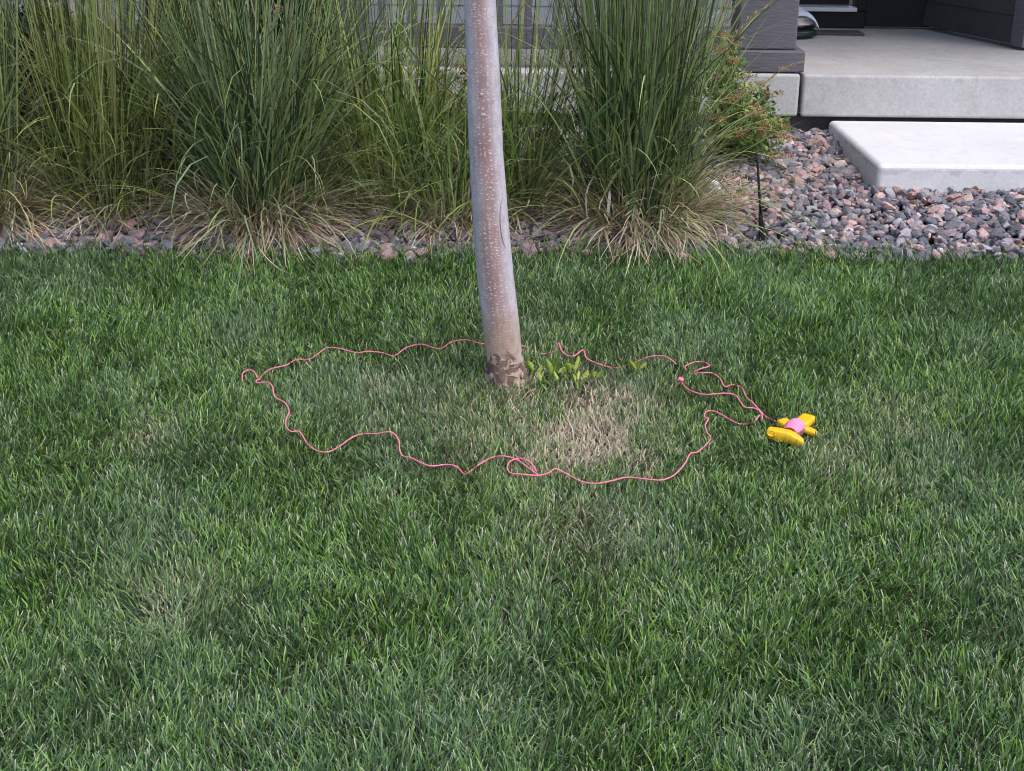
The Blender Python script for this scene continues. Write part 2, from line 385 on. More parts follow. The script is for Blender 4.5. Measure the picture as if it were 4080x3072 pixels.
edge = lambda X: 5.03+.010*X+.018*np.sin(X*2.3)+.01*np.sin(X*7.1+1)
for layer in range(3):
    jx_ = gx+RNG.uniform(-.5, .5, len(gx))*sp_; jy_ = gy+RNG.uniform(-.5, .5, len(gx))*sp_
    keep = (jy_ > edge(jx_)-.05) & ~((jx_ > xl+.01) & (jy_ > 5.56)) & (jy_ < 6.54) & (RNG.random(len(gx)) < (.95, .55, .6)[layer])
    X_, Y_ = jx_[keep], jy_[keep]
    for x, y in zip(X_, Y_):
        sz = (RNG.uniform(.016, .029) if RNG.random() < .87 else RNG.uniform(.028, .039)) if layer < 2 else RNG.uniform(.007, .013)
        P = protos[RNG.integers(40)]*np.array([sz*RNG.uniform(.85, 1.3), sz*RNG.uniform(.8, 1.1), sz*RNG.uniform(.55, .85)])
        e = Matrix.Rotation(RNG.uniform(0, 6.28), 3, 'Z') @ Matrix.Rotation(RNG.normal()*.4, 3, 'X') @ Matrix.Rotation(RNG.normal()*.4, 3, 'Y')
        P = P@np.array(e).T+np.array([x, y, float(gz(y))+.006+(0, .016, .020)[layer]+RNG.uniform(-.004, .010)+(.016 if y < 5.56+.03 and x > xl-.02 else 0)])
        Vs.append(P); Fs.append(IF+nv); nv += len(P); c = pal[RNG.choice(len(pal), p=pw)]*RNG.uniform(.75, 1.15); Cs.append(np.repeat(c[None], len(P), 0))
gr = link('gravel', npmesh('gravel', np.concatenate(Vs), None, np.concatenate(Fs), np.concatenate(Cs)), M_rock)
tag(gr, 'mixed grey and pink crushed rock mulch between the lawn and the porch', 'gravel', kind='stuff')
def rock(name, px, py, w_, seed, col, label, cat='rock', flat=.65, h=.015, mat=None):
    p = onG(px, py, .02); P = rockproto(seed, IV3, 14)*np.array([w_/2, w_/2.3, w_/2*flat])+np.array([p.x, p.y, p.z+h])
    o = link(name, npmesh(name, P, None, IF3, np.repeat(np.array(col)[None], len(P), 0)), mat or M_rock); return tag(o, label, cat)
rock('rock', 2835, 765, .10, 101, (.80, .80, .82), 'white rock half buried in dry straw beside the biggest grass clump', h=.03, flat=.95)
rock('rock', 3605, 765, .05, 5, (.045, .05, .06), 'dark pointed stone leaning on the front face of the concrete step', flat=.9)
rock('rock', 3655, 790, .06, 8, srgb(205, 150, 140), 'larger salmon pink stone beside the dark stone at the concrete step', flat=.8)
rock('rock', 1195, 935+40, .06, 18, srgb(190, 145, 140), 'pink stone at the lawn edge below the straw of the broad clump', flat=.8)
rock('rock', 530, 905, .055, 23, srgb(200, 150, 145), 'pink stone at the lawn edge on the far left', flat=.8)
# curled dead leaf against the step
pl = onG(3868, 765, .03); nu, nv_ = 14, 10; P = []
for j in range(nv_):
    for i in range(nu):
        u = i/(nu-1)*2-1; v = j/(nv_-1)*2-1; wv = math.sqrt(max(0, 1-u*u*.92))
        P.append((pl.x+u*.05, pl.y-.01+v*.026*wv, pl.z+.012+.034*wv*(1-v*v*.75)-.012*abs(u)+.004*math.sin(u*9)+(.02 if abs(u-.08) < .1 and j == 5 else 0)))
a = [(j*nu+i, j*nu+i+1, (j+1)*nu+i+1, (j+1)*nu+i) for j in range(nv_-1) for i in range(nu-1)]
o = link('dead_leaf', npmesh('dead_leaf', np.array(P), np.array(a), smooth=True), painted('brown_leaf', (.16, .11, .075), .7, (20, 20, 20), .3, .5))
o.modifiers.new('s', 'SOLIDIFY').thickness = .002; tag(o, 'curled brown dead leaf resting against the concrete step', 'leaf')

# ------------------------------------------------------------------ irrigation stake and tubing
sb = onG(3035, 980, 0); Ys = sb.y
st = empty('sprinkler_riser', sb, 'thin black sprinkler riser standing at the gravel edge near the lawn', 'sprinkler')
Pt = lambda x, y, dy=0: atY(x, y, Ys+dy)
MB().tube([Pt(3036, 1000), Pt(3035, 955), Pt(3031, 890), Pt(3030, 850)], [.011, .0105, .0085, .007], 10).build('stake', M_black, st, smooth=True)
MB().tube([Pt(3032, 870), Pt(3025, 760), Pt(3018, 640), Pt(3015, 612)], [.0052, .0048, .0042, .0040], 8).build('riser_pipe', M_black, st, smooth=True)
MB().tube([Pt(3015, 614), Pt(3014, 600)], .0062, 10).tube([Pt(3001, 631), Pt(3023, 629)], .0036, 8).build('nozzle', M_black, st, smooth=True)
MB().tube(catmull([Pt(3034, 830, -.01), Pt(3038, 880, -.016), Pt(3050, 920, -.02), Pt(3070, 958, -.02), Pt(3078, 985, -.01)], 6), .0032, 8).build('feed_tube', M_black, st, smooth=True)
q = [onG(2985, 945, .035), onG(3020, 930, .045), onG(3070, 905, .05), onG(3130, 878, .05), onG(3200, 858, .05), onG(3235, 853, .05), onG(3275, 866, .035)]
o = MB().tube(catmull(q, 6), .0052, 8).build('drip_tube', painted('grey_tube', (.06, .062, .075), .5, (5, 5, 5), .2, 0), None, smooth=True); tag(o, 'long dark drip irrigation tube lying across the gravel behind the black riser', 'tube')
q = [onG(3096, 935, .04), onG(3115, 936, .042), onG(3138, 938, .04)]
o = MB().tube(q, .0065, 8).build('tube_connector', M_black, None, smooth=True); tag(o, 'short stubby black tube connector lying on the gravel nearest the lawn', 'tube')

# ------------------------------------------------------------------ ornamental grasses
G1 = np.array([(.19, .27, .085), (.26, .36, .11), (.07, .115, .04), (.38, .48, .18), (.18, .26, .13), (.42, .43, .17), (.28, .35, .19), (.04, .065, .025), (.30, .31, .16), (.05, .08, .035)])*.92
STRAW = np.array([(.68, .54, .35), (.78, .66, .46), (.52, .38, .23), (.84, .76, .60), (.36, .25, .15)])
def pick(palette, n, rng, var=.2): return palette[rng.integers(len(palette), size=n)]*rng.uniform(1-var, 1+var, (n, 1))
def clump(base, seed, label, n_culm=330, n_leaf=420, n_dry=420, rad=.10, h=1.25, spread=.16, heads=4, tint=(1, 1, 1), dryrad=.30, leanx=0, leaflen=(.35, .8), n_low=210, nw=14, front=False):
    rng = np.random.default_rng(seed); b = np.array(base)
    root = empty('ornamental_grass', base, label, 'ornamental grass', 'ornamental grass clumps along the porch')
    tint = np.array(tint)
    def pos(n, r):
        a = rng.uniform(0, 6.283, n); rr = r*np.sqrt(rng.random(n)); p = np.stack([b[0]+rr*np.cos(a), b[1]+rr*np.sin(a)*.8, np.zeros(n)], 1); p[:, 2] = gz(p[:, 1])+.005; return p, a, rr/r
    # upright stems
    p, a, rr = pos(n_culm, rad); az = a+rng.normal(0, .6, n_culm)
    lean = np.abs(rng.normal(0, spread, n_culm))+rr*spread*.6
    el = math.pi/2-lean
    # lean shift to a side
    L = rng.uniform(.7, 1.1, n_culm)*h
    pa = [ribbons(p, az, el, rng.uniform(-.02, .16, n_culm), L, rng.uniform(.0026, .0052, n_culm), pick(G1, n_culm, rng)*tint, 7, rng.uniform(0, 3.14, n_culm), 2.0, .4, bow=rng.normal(0, .25, n_culm))]
    # broad leaves that arch
    p, a, rr = pos(n_leaf, rad); az = a+rng.normal(0, .8, n_leaf)
    el = math.pi/2-np.abs(rng.normal(.2, .27, n_leaf)); L = rng.uniform(*leaflen, n_leaf)*rng.uniform(.8, 1.25, n_leaf)
    p[:, 2] += rng.uniform(0, .5, n_leaf)*h*.5*(rng.random(n_leaf) < .6)
    pa.append(ribbons(p, az, el, rng.gamma(2.4, .42, n_leaf), L, rng.uniform(.0035, .0095, n_leaf), pick(G1, n_leaf, rng)*tint*1.1, 9, rng.normal(0, .5, n_leaf), 1.8, .05, bow=rng.normal(0, .4, n_leaf), zfloor=.02))
    nf = int(n_leaf*.7); p, a, rr = pos(nf, rad*1.35); az = rng.uniform(0, 6.283, nf); p[:, 2] += rng.uniform(0, .35, nf)*h
    pa.append(ribbons(p, az, math.pi/2-np.abs(rng.normal(.6, .35, nf)), rng.gamma(2.5, .4, nf), rng.uniform(.25, .6, nf), rng.uniform(.003, .006, nf), pick(G1, nf, rng)*tint*1.1, 8, rng.normal(0, .6, nf), 1.5, .05, bow=rng.normal(0, .7, nf), zfloor=.03))
    # low arching green/yellowing leaves
    p, a, rr = pos(n_low, rad*1.1); az = a+rng.normal(0, .5, n_low)
    el = rng.uniform(.45, 1.3, n_low); L = rng.uniform(.25, .80, n_low)
    n_low = n_low; cl_ = pick(G1, n_low, rng)*1.2*tint; yl = rng.random(n_low) < .35; cl_[yl] = cl_[yl]*.4+np.array([.30, .30, .11])*.6
    pa.append(ribbons(p, az, el, rng.uniform(.6, 1.6, n_low), L, rng.uniform(.004, .0085, n_low), cl_, 9, rng.normal(0, .5, n_low), 1.3, .05, bow=rng.normal(0, .5, n_low), zfloor=.025))
    V, Fq, cc = merge(pa); V[:, 0] += leanx*np.maximum(0, V[:, 2]-b[2]); link('green_blades', npmesh('green_blades', V, Fq, None, cc, smooth=True), M_leaf, root)
    # brown short stubble + fallen straw
    nb = int(n_dry*1.7); p, a, rr = pos(nb, rad*1.25); az = a+rng.normal(0, .45, nb); el = rng.uniform(.15, 1.3, nb); L = rng.uniform(.4, 1.0, nb)*dryrad
    pa = [ribbons(p, az, el, rng.uniform(.6, 1.8, nb), L, rng.uniform(.0022, .0055, nb), pick(STRAW, nb, rng), 6, rng.normal(0, .6, nb), 1.0, .2, bow=rng.normal(0, .6, nb), zfloor=.035)]
    ns = n_dry//2; p, a, rr = pos(ns, rad*1.1); el = math.pi/2-np.abs(rng.normal(0, .25, ns))
    pa.append(ribbons(p, a, el, rng.uniform(0, .5, ns), rng.uniform(.06, .30, ns), rng.uniform(.003, .006, ns), pick(STRAW*.55, ns, rng), 3, rng.uniform(0, 3, ns), 1.0, .4))
    p, a, rr = pos(nw, rad*1.1); az = a+rng.normal(0, .4, nw)
    pa.append(ribbons(p, az, rng.uniform(.2, 1.1, nw), rng.uniform(.6, 1.6, nw), rng.uniform(.15, .36, nw), rng.uniform(.006, .010, nw), pick(np.array([(.72, .68, .62), (.62, .58, .54)]), nw, rng), 7, rng.normal(0, .8, nw), 1.2, .15, zfloor=.04))
    V, Fq, cc = merge(pa); link('dry_straw', npmesh('dry_straw', V, Fq, None, cc), M_dry, root)
    return root
# fallen straw and old leaves over the whole bed
rl = np.random.default_rng(90); nn_ = 2600; X = rl.uniform(-2.6, .9, nn_); Y = np.clip(rl.normal(5.5, .15, nn_), 5.2, 5.95)
pl_ = np.stack([X, Y, gz(Y)+rl.uniform(.03, .055, nn_)], 1); cs_ = pick(STRAW*.95, nn_, rl); gi = rl.random(nn_) < .16; cs_[gi] = pick(G1, gi.sum(), rl)
V, Fq, cc = ribbons(pl_, rl.uniform(0, 6.28, nn_), rl.uniform(-.05, .35, nn_), rl.uniform(0, .7, nn_), rl.uniform(.06, .26, nn_), rl.uniform(.0025, .005, nn_), cs_, 5, rl.normal(0, .6, nn_), 1, .2, bow=rl.normal(0, .8, nn_), zfloor=.032)
tag(link('straw_litter', npmesh('straw_litter', V, Fq, None, cc), M_dry), 'fallen straw coloured grass blades covering the gravel under the grass clumps', 'straw', kind='stuff')
M_head = leafmat('seed_head', .9, .1, .1)
def plume(root, pts, rad=.006, stem=None, seed=1):
    # a seed spike: many small husks round a curved axis
    rng = np.random.default_rng(seed); ax = catmull(pts, 8); n = len(ax); N_ = 26*len(pts)
    t = rng.uniform(0, n-1.01, N_); i = t.astype(int); A_ = np.array([v[:] for v in ax]); base = A_[i]+(A_[i+1]-A_[i])*(t-i)[:, None]
    dirv = A_[i+1]-A_[i]; az = np.arctan2(dirv[:, 1], dirv[:, 0])+rng.normal(0, .9, N_); el = np.arcsin(np.clip(dirv[:, 2]/np.linalg.norm(dirv, axis=1), -1, 1))+rng.normal(0, .35, N_)
    prof = np.sin(np.clip(t/(n-1), .05, 1)*2.9+.15)
    r = ribbons(base, az, el, np.zeros(N_), rng.uniform(.012, .022, N_)*(.5+.6*prof), np.full(N_, .0035), pick(np.array([(.42, .31, .18), (.52, .40, .25), (.34, .24, .14)]), N_, rng), 2, rng.uniform(0, 3, N_), 1, .3)
    mb = MB().tube(ax, .0018, 5); Vt = np.array(mb.v); quads = [f for f in mb.f if len(f) == 4]
    V, Fq, cc = merge([r, (Vt, np.array(quads), np.repeat(np.array([[.40, .30, .18]]), len(Vt), 0))])
    o = link('seed_head', npmesh('seed_head', V, Fq, None, cc), M_head, root); return o
c1 = clump(onG(-20, 880), 1, 'grass clump cut off by the left edge of the photo, pale straw at its foot', 170, 170, 560, .10, 1.2, .08, dryrad=.42, tint=(1.0, 1.0, 1.1))
c2 = clump(onG(455, 825), 2, 'tall wide green grass clump between the far left clump and the broad leaved clump', 300, 520, 260, .20, 1.25, .12, tint=(1.15, 1.06, .85), leanx=.05)
c3 = clump(onG(1045, 885), 3, 'broad leaved bluish grass clump with bleached straw, left of the tree and nearest the lawn', 260, 760, 820, .17, 1.2, .17, tint=(.98, 1.0, 1.08), leaflen=(.45, .95), dryrad=.42, nw=60, n_low=260)
c4 = clump(onG(1560, 800), 4, 'thin green grass clump with brown stubble left of the tree, in front of the porch post', 150, 260, 260, .19, 1.15, .09, tint=(1.1, 1.1, .8))
c5 = clump(onG(1790, 885), 5, 'low tangled grass clump just left of the tree trunk, with matted straw', 40, 140, 320, .14, .7, .3, tint=(1, 1.05, .9), leaflen=(.25, .5), n_low=150)
c6 = clump(onG(2050, 830), 6, 'sparse leaning grass clump directly behind the tree trunk', 70, 90, 260, .12, 1.15, .10, leanx=.10, tint=(1.05, 1.1, .85))
c7 = clump(onG(2535, 890), 7, 'biggest dark green grass clump right of the tree, with tan seed heads and a skirt of straw', 520, 520, 850, .17, 1.35, .09, dryrad=.40, tint=(.92, .95, .95), n_low=280, nw=34)
def pp(root, pix, Y, seed): plume(root, [atY(x, y, Y) for x, y in pix], seed=seed)
pp(c6, [(2025, 175), (2040, 100), (2070, 45), (2110, 2), (2150, -30)], 5.45, 1)
pp(c7, [(2310, 90), (2300, 40), (2290, -10), (2285, -70)], 5.35, 2)
pp(c7, [(2508, 150), (2508, 90), (2505, 30), (2505, -30)], 5.3, 3)
pp(c7, [(2680, 140), (2685, 80), (2690, 20), (2690, -50)], 5.3, 4)
pp(c7, [(2725, 150), (2735, 90), (2750, 30), (2770, -30)], 5.35, 5)
pp(c7, [(2860, 110), (2880, 50), (2900, 0), (2915, -50)], 5.4, 6)
pp(c7, [(2895, 95), (2925, 45), (2950, 0), (2975, -50)], 5.4, 7)
pp(c7, [(2920, 150), (2960, 110), (3010, 55), (3075, 18)], 5.4, 8)
pp(c7, [(2960, 380), (3060, 320), (3120, 275), (3205, 243)], 5.4, 9)
pp(c7, [(2450, 60), (2445, 20), (2440, -40)], 5.3, 10)
pp(c7, [(2640, 90), (2650, 40), (2660, -20)], 5.3, 11)
pp(c3, [(1160, 180), (1165, 120), (1155, 60), (1140, 20)], 5.4, 12)
pp(c3, [(1155, 60), (1130, 35), (1110, 30), (1095, 50)], 5.4, 13)
pp(c2, [(745, 830), (750, 780), (757, 715)], 5.35, 14)
# stems that carry the two leaning heads
def stem(root, pix, Y, r_=.0016, c=(.30, .26, .12)):
    mb = MB().tube(catmull([atY(x, y, Y) for x, y in pix], 8), r_, 5); V = np.array(mb.v)
    q_ = np.array([f for f in mb.f if len(f) == 4]); link('stem', npmesh('stem', V, q_, None, np.repeat(np.array([c]), len(V), 0), smooth=True), M_leaf, root)
stem(c7, [(2780, 620), (2870, 500), (2925, 410), (2960, 380)], 5.4)
stem(c7, [(2760, 560), (2840, 350), (2890, 220), (2920, 150)], 5.4)
stem(c6, [(2000, 600), (2005, 400), (2015, 250), (2025, 175)], 5.45)
# long signature leaves in front
def longleaf(root, pix, Y, w_, col, dY=0.):
    ax = catmull([atY(x, y, Y+dY*i) for i, (x, y) in enumerate(pix)], 6); n = len(ax); V = []; 
    for i, p in enumerate(ax):
        t = i/(n-1); d_ = (ax[min(i+1, n-1)]-ax[max(i-1, 0)]).normalized(); s_ = d_.cross(Vector((0, 1, .35))).normalized()*w_*.5*(1-.95*t**3)*min(1, .5+2*t)
        V += [tuple(p-s_), tuple(p+s_)]
    q_ = [(2*i, 2*i+1, 2*i+3, 2*i+2) for i in range(n-1)]
    link('long_leaf', npmesh('long_leaf', np.array(V), np.array(q_), None, np.repeat(np.array([col]), len(V), 0), smooth=True), M_leaf, root)
gl = (.11, .19, .075)
for pix, w_, col in [([(1190, 640), (1280, 450), (1400, 230), (1490, 70)], .010, (.085, .15, .07)), ([(1200, 700), (1300, 480), (1440, 290), (1480, 270)], .008, gl), ([(1000, 640), (975, 560), (955, 430)], .012, (.20, .28, .12)),
        ([(960, 720), (990, 620), (1015, 560)], .009, gl), ([(1280, 530), (1420, 490), (1500, 485), (1680, 540)], .008, gl), ([(700, 760), (760, 725), (800, 680), (830, 640)], .011, gl), ([(420, 770), (455, 650), (500, 610), (640, 645)], .007, gl),
        ([(330, 500), (400, 560), (550, 560), (700, 590)], .006, gl), ([(1560, 100), (1700, 280), (1800, 370), (1860, 430)], .008, gl), ([(1790, 560), (1800, 500), (1840, 440), (1870, 400)], .006, gl)]:
    longleaf(c3 if pix[0][0] > 900 else c2, pix, 5.25, w_, col)
for pix, w_, col in [([(2360, 470), (2450, 380), (2560, 290), (2600, 170)], .009, gl), ([(2300, 540), (2420, 430), (2560, 380)], .009, (.07, .13, .06)), ([(2430, 560), (2470, 380), (2490, 345), (2560, 370), (2610, 430)], .008, (.17, .24, .09)),
        ([(2400, 790), (2450, 700), (2500, 655), (2540, 660)], .011, (.20, .26, .10)), ([(2560, 560), (2600, 545), (2620, 600), (2640, 720)], .009, (.2, .25, .1)), ([(2740, 440), (2770, 480), (2790, 530)], .007, gl),
        ([(2510, 930), (2530, 870), (2560, 840)], .012, (.72, .70, .68)), ([(2430, 760), (2425, 830), (2420, 880)], .012, (.70, .66, .6)), ([(2340, 870), (2335, 800), (2345, 740), (2370, 700)], .006, (.66, .6, .55))]:
    longleaf(c7, pix, 5.12, w_, col)

# ------------------------------------------------------------------ leafy shrubs
def leafcloud(centers, n, size, rng, cols, jitter=.8):
    # ovate leaves with a fold: 6 verts, 4 quads-as-2
    ci = rng.integers(len(centers), size=n); cen = np.array([c[:3] for c in centers])[ci]; rad = np.array([c[3:6] for c in centers])[ci]
    d_ = rng.normal(size=(n, 3)); d_ /= np.linalg.norm(d_, axis=1)[:, None]; r = rng.random(n)**.45
    P = cen+d_*rad*r[:, None]
    ax = d_+rng.normal(0, jitter, (n, 3)); ax[:, 2] += .2; ax /= np.linalg.norm(ax, axis=1)[:, None]
    up = rng.normal(0, .6, (n, 3)); up[:, 2] += 1; sd_ = np.cross(ax, up); sd_ /= np.linalg.norm(sd_, axis=1)[:, None]+1e-9; nm = np.cross(sd_, ax)
    L = rng.uniform(.6, 1.2, n)*size; W = L*.28
    v = [P, P+ax*(L*.45)[:, None]-sd_*W[:, None]+nm*(L*.06)[:, None], P+ax*L[:, None]-nm*(L*.12)[:, None], P+ax*(L*.45)[:, None]+sd_*W[:, None]+nm*(L*.06)[:, None]]
    V = np.stack(v, 1).reshape(-1, 3); i0 = np.arange(n)*4; Fq = np.stack([i0, i0+1, i0+2, i0+3], 1)
    c = pick(cols, n, rng, .3); return V, Fq, np.repeat(c, 4, 0)
DG = np.array([(.016, .032, .016), (.022, .045, .02), (.012, .024, .014), (.03, .055, .022)])
def evergreen(px, Y, top, wpx, seed, label):
    rng = np.random.default_rng(seed); p = atY(px, 300, Y); z0 = float(gz(Y)); root = empty('evergreen_shrub', (p.x, Y, z0), label, 'shrub', 'dark evergreen shrubs behind the grasses')
    cs = []; W = wpx/F*Y*1.05/2
    for i in range(34):
        t = rng.random(); hh = z0+.04+t*(top-z0-.10); ww = W*(1-.55*t); a = rng.uniform(0, 6.28)
        cs.append((p.x+ww*.7*math.cos(a), Y+.14*math.sin(a), hh, .10, .09, .10))
    V, Fq, cc = leafcloud(cs, 16000, .032, rng, DG); link('foliage', npmesh('foliage', V, Fq, None, cc), M_leaf, root)
    mb = MB()
    for i in range(9):
        q_ = cs[i]; mb.tube([(p.x+rng.normal()*.01, Y, z0-.02), ((p.x+q_[0])/2, Y, (z0+q_[2])/2), q_[:3]], [.010, .007, .004], 6)
    mb.build('stem', painted('stem_bark%d' % seed, (.07, .05, .035), .9), root)
evergreen(150, 5.98, .90, 640, 21, 'dark evergreen shrub behind the far left grass clumps')
evergreen(830, 5.98, 1.25, 520, 22, 'dark evergreen shrub behind the gap left of the broad leaved clump')
evergreen(1200, 6.2, 1.0, 300, 24, 'smaller dark evergreen shrub right behind the broad leaved clump')
GL = np.array([(.16, .26, .06), (.22, .33, .08), (.11, .20, .055), (.28, .36, .11)])
RU = np.array([(.46, .22, .13), (.55, .30, .19), (.36, .16, .10), (.58, .36, .23)])
def spirea(base, tops, seed, label, nl=60, lsz=.024, heads=True, tint=1):
    rng = np.random.default_rng(seed); root = empty('flowering_shrub', base, label, 'shrub'); mbs = MB(); cs = []; rc = []
    for (x, y, Y) in tops:
        e = atY(x, y, Y); m_ = base.lerp(e, .5)+Vector((rng.normal()*.02, rng.normal()*.02, .03))
        ax = catmull([base+Vector((rng.normal()*.02, rng.normal()*.02, 0)), m_, e], 8); mbs.tube(ax, .0018, 5)
        for k in range(4, len(ax)): cs.append((*ax[k], .045, .045, .035))
        rc.append((*e, .032, .03, .012)); rc.append((e.x+rng.normal()*.03, e.y, e.z-.004, .024, .024, .011))
    V, Fq, cc = leafcloud(cs, nl*len(tops), lsz, rng, GL*tint, .6); link('foliage', npmesh('foliage', V, Fq, None, cc), M_leaf, root)
    if heads: V, Fq, cc = leafcloud(rc, 150*len(tops), .009, rng, RU, 1.2); link('faded_flowers', npmesh('faded_flowers', V, Fq, None, cc), M_dry, root)
    mbs.build('stem', painted('twig%d' % seed, (.16, .07, .045), .8), root)
tops = []
rg = np.random.default_rng(5)
for x, y in [(2860, 130), (2900, 150), (2795, 240), (2870, 210), (2920, 170), (2985, 300), (3020, 330), (3060, 380), (2960, 340), (2900, 300), (3090, 470), (3125, 490), (3050, 500), (2995, 420), (3030, 440), (2930, 440), (2880, 400), (3010, 560), (2960, 540), (3070, 540), (2840, 340), (2900, 500), (2850, 470), (3050, 430), (2990, 480)]:
    tops.append((x, y, 6.0+rg.uniform(-.22, .2))); tops.append((x+rg.uniform(-45, 45), y+rg.uniform(20, 90), 5.95+rg.uniform(-.2, .2)))
spirea(onG(2900, 640), tops, 31, 'leafy green shrub with rusty brown faded flowers beside the porch column', 95, .030)
spirea(onG(1850, 640), [(x, y, 6.05+rg.uniform(-.1, .1)) for x, y in [(1870, 110), (1890, 180), (1860, 260), (1920, 230), (1760, 290), (1720, 330), (1790, 380), (1700, 230), (1640, 400), (1880, 330), (1830, 430), (1560, 160), (1740, 440)]], 32, 'thin leafy shrub with a few rusty flower heads seen just left of the tree trunk', 45, .028)
spirea(onG(2180, 700), [(x, y, 5.95+rg.uniform(-.1, .1)) for x, y in [(2140, 560), (2200, 540), (2250, 580), (2220, 620), (2160, 610), (2290, 560)]], 33, 'low leafy plant on the gravel between the trunk and the biggest grass clump', 80, .02, False, .6)

# ------------------------------------------------------------------ the tree
tb = onG(2015, 1535, 0); TY = tb.y
tree = empty('young_tree', tb, 'young tree trunk with reddish bark and white dashes leaning left out of the lawn', 'tree')
rows = [(-2600, 1640, 66), (-1200, 1790, 62), (-300, 1892, 62.5), (0, 1912, 63.5), (300, 1926, 66), (600, 1937, 68), (900, 1956, 71), (1100, 1974, 73), (1300, 1998, 74), (1400, 2006, 74), (1450, 2012, 76), (1490, 2017, 80), (1530, 2020, 86), (1575, 2022, 95)]
pts = []
for y, x, hw in rows[::-1]:
    c = atY(x, y, TY+.02*max(0, (1500-y)/1500)); s_ = (c-CAM).dot(fw)/F; pts.append((c, hw*s_))
prof = []
for i in range(len(pts)-1):
    for k in range(14): t = k/14; prof.append((pts[i][0].lerp(pts[i+1][0], t), pts[i][1]*(1-t)+pts[i+1][1]*t))
prof.append(pts[-1]); K = 72; V = []; UV = []
for c, r in prof:
    for j in range(K+1):
        an = 2*math.pi*j/K; dx, dy = math.sin(an), -math.cos(an)
        zz = c.z-tb.z
        nz = mnoise.noise(Vector((dx*1.2, dy*1.2, zz*3)))*.025+mnoise.noise(Vector((dx*4, dy*4, zz*14)))*.010
        if zz < .12: nz += (mnoise.noise(Vector((dx*2.5, dy*2.5, zz*10)))*.14+.10*math.cos(4*an+.6)+.06)*(1-max(zz, 0)/.12)
        rr = r*(1+nz); V.append((c.x+dx*rr, c.y+dy*rr, c.z)); UV.append((an/6.2832, zz))
V = np.array(V); UV = np.array(UV); ii = (np.arange(len(prof)-1)[:, None]*(K+1)+np.arange(K)[None, :]).ravel()
Fq = np.stack([ii, ii+1, ii+K+2, ii+K+1], 1)
m, nt, b = newmat('bark'); uvn = N(nt, 'ShaderNodeUVMap'); uvn.uv_map = 'UVMap'
sx = N(nt, 'ShaderNodeSeparateXYZ'); nt.links.new(uvn.outputs[0], sx.inputs[0])
ob = coords(nt)
def math_(op, a, b_=None, c_=None):
    n = N(nt, 'ShaderNodeMath', operation=op)
    for i, v in enumerate((a, b_, c_)):
        if v is None: continue
        if isinstance(v, (int, float)): n.inputs[i].default_value = v
        else: nt.links.new(v, n.inputs[i])
    return n.outputs[0]
# distance round the trunk from the red strip (slightly left of the camera side)
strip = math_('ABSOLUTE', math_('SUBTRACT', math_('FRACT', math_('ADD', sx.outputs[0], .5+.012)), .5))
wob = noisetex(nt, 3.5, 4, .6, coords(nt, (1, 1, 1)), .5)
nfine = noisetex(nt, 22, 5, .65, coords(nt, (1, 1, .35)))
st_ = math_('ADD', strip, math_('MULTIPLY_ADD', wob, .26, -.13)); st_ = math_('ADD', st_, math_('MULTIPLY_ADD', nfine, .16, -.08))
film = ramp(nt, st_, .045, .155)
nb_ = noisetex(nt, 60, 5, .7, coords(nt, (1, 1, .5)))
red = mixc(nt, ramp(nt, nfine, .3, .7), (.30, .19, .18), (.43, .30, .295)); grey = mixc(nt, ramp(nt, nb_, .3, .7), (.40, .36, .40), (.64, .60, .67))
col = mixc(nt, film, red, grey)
# lenticels: short pale horizontal dashes
def dashes(sx_, sy_, seed, th, keep):
    mp = N(nt, 'ShaderNodeMapping'); mp.inputs['Scale'].default_value = (sx_, sy_, 1); mp.inputs['Location'].default_value = (seed, seed*.7, 0); nt.links.new(uvn.outputs[0], mp.inputs[0])
    vo = N(nt, 'ShaderNodeTexVoronoi'); vo.voronoi_dimensions = '2D'; vo.inputs['Scale'].default_value = 1; vo.inputs['Randomness'].default_value = .95
    nt.links.new(mp.outputs[0], vo.inputs['Vector'])
    # elongate: distance measured with y stretched
    vd = N(nt, 'ShaderNodeVectorMath', operation='SUBTRACT'); nt.links.new(mp.outputs[0], vd.inputs[0]); nt.links.new(vo.outputs['Position'], vd.inputs[1])
    vm = N(nt, 'ShaderNodeVectorMath', operation='MULTIPLY'); nt.links.new(vd.outputs[0], vm.inputs[0]); vm.inputs[1].default_value = (1, 1, 0)
    ln = N(nt, 'ShaderNodeVectorMath', operation='LENGTH'); nt.links.new(vm.outputs[0], ln.inputs[0])
    sc_ = N(nt, 'ShaderNodeSeparateColor'); nt.links.new(vo.outputs['Color'], sc_.inputs[0])
    k = math_('LESS_THAN', sc_.outputs[0], keep); thv = math_('MULTIPLY_ADD', sc_.outputs[1], th*.7, th*.6)
    return math_('MULTIPLY', k, math_('LESS_THAN', ln.outputs['Value'], thv))
d1 = dashes(20, 165, 3.3, .25, .42); d2 = dashes(30, 120, 11.7, .15, .5); dd_ = math_('MAXIMUM', d1, d2)
dm = N(nt, 'ShaderNodeSeparateColor'); nt.links.new(film, dm.inputs[0]); col = mixc(nt, math_('MULTIPLY', dd_, math_('MULTIPLY_ADD', dm.outputs[0], -.30, .85)), col, (.68, .62, .62))
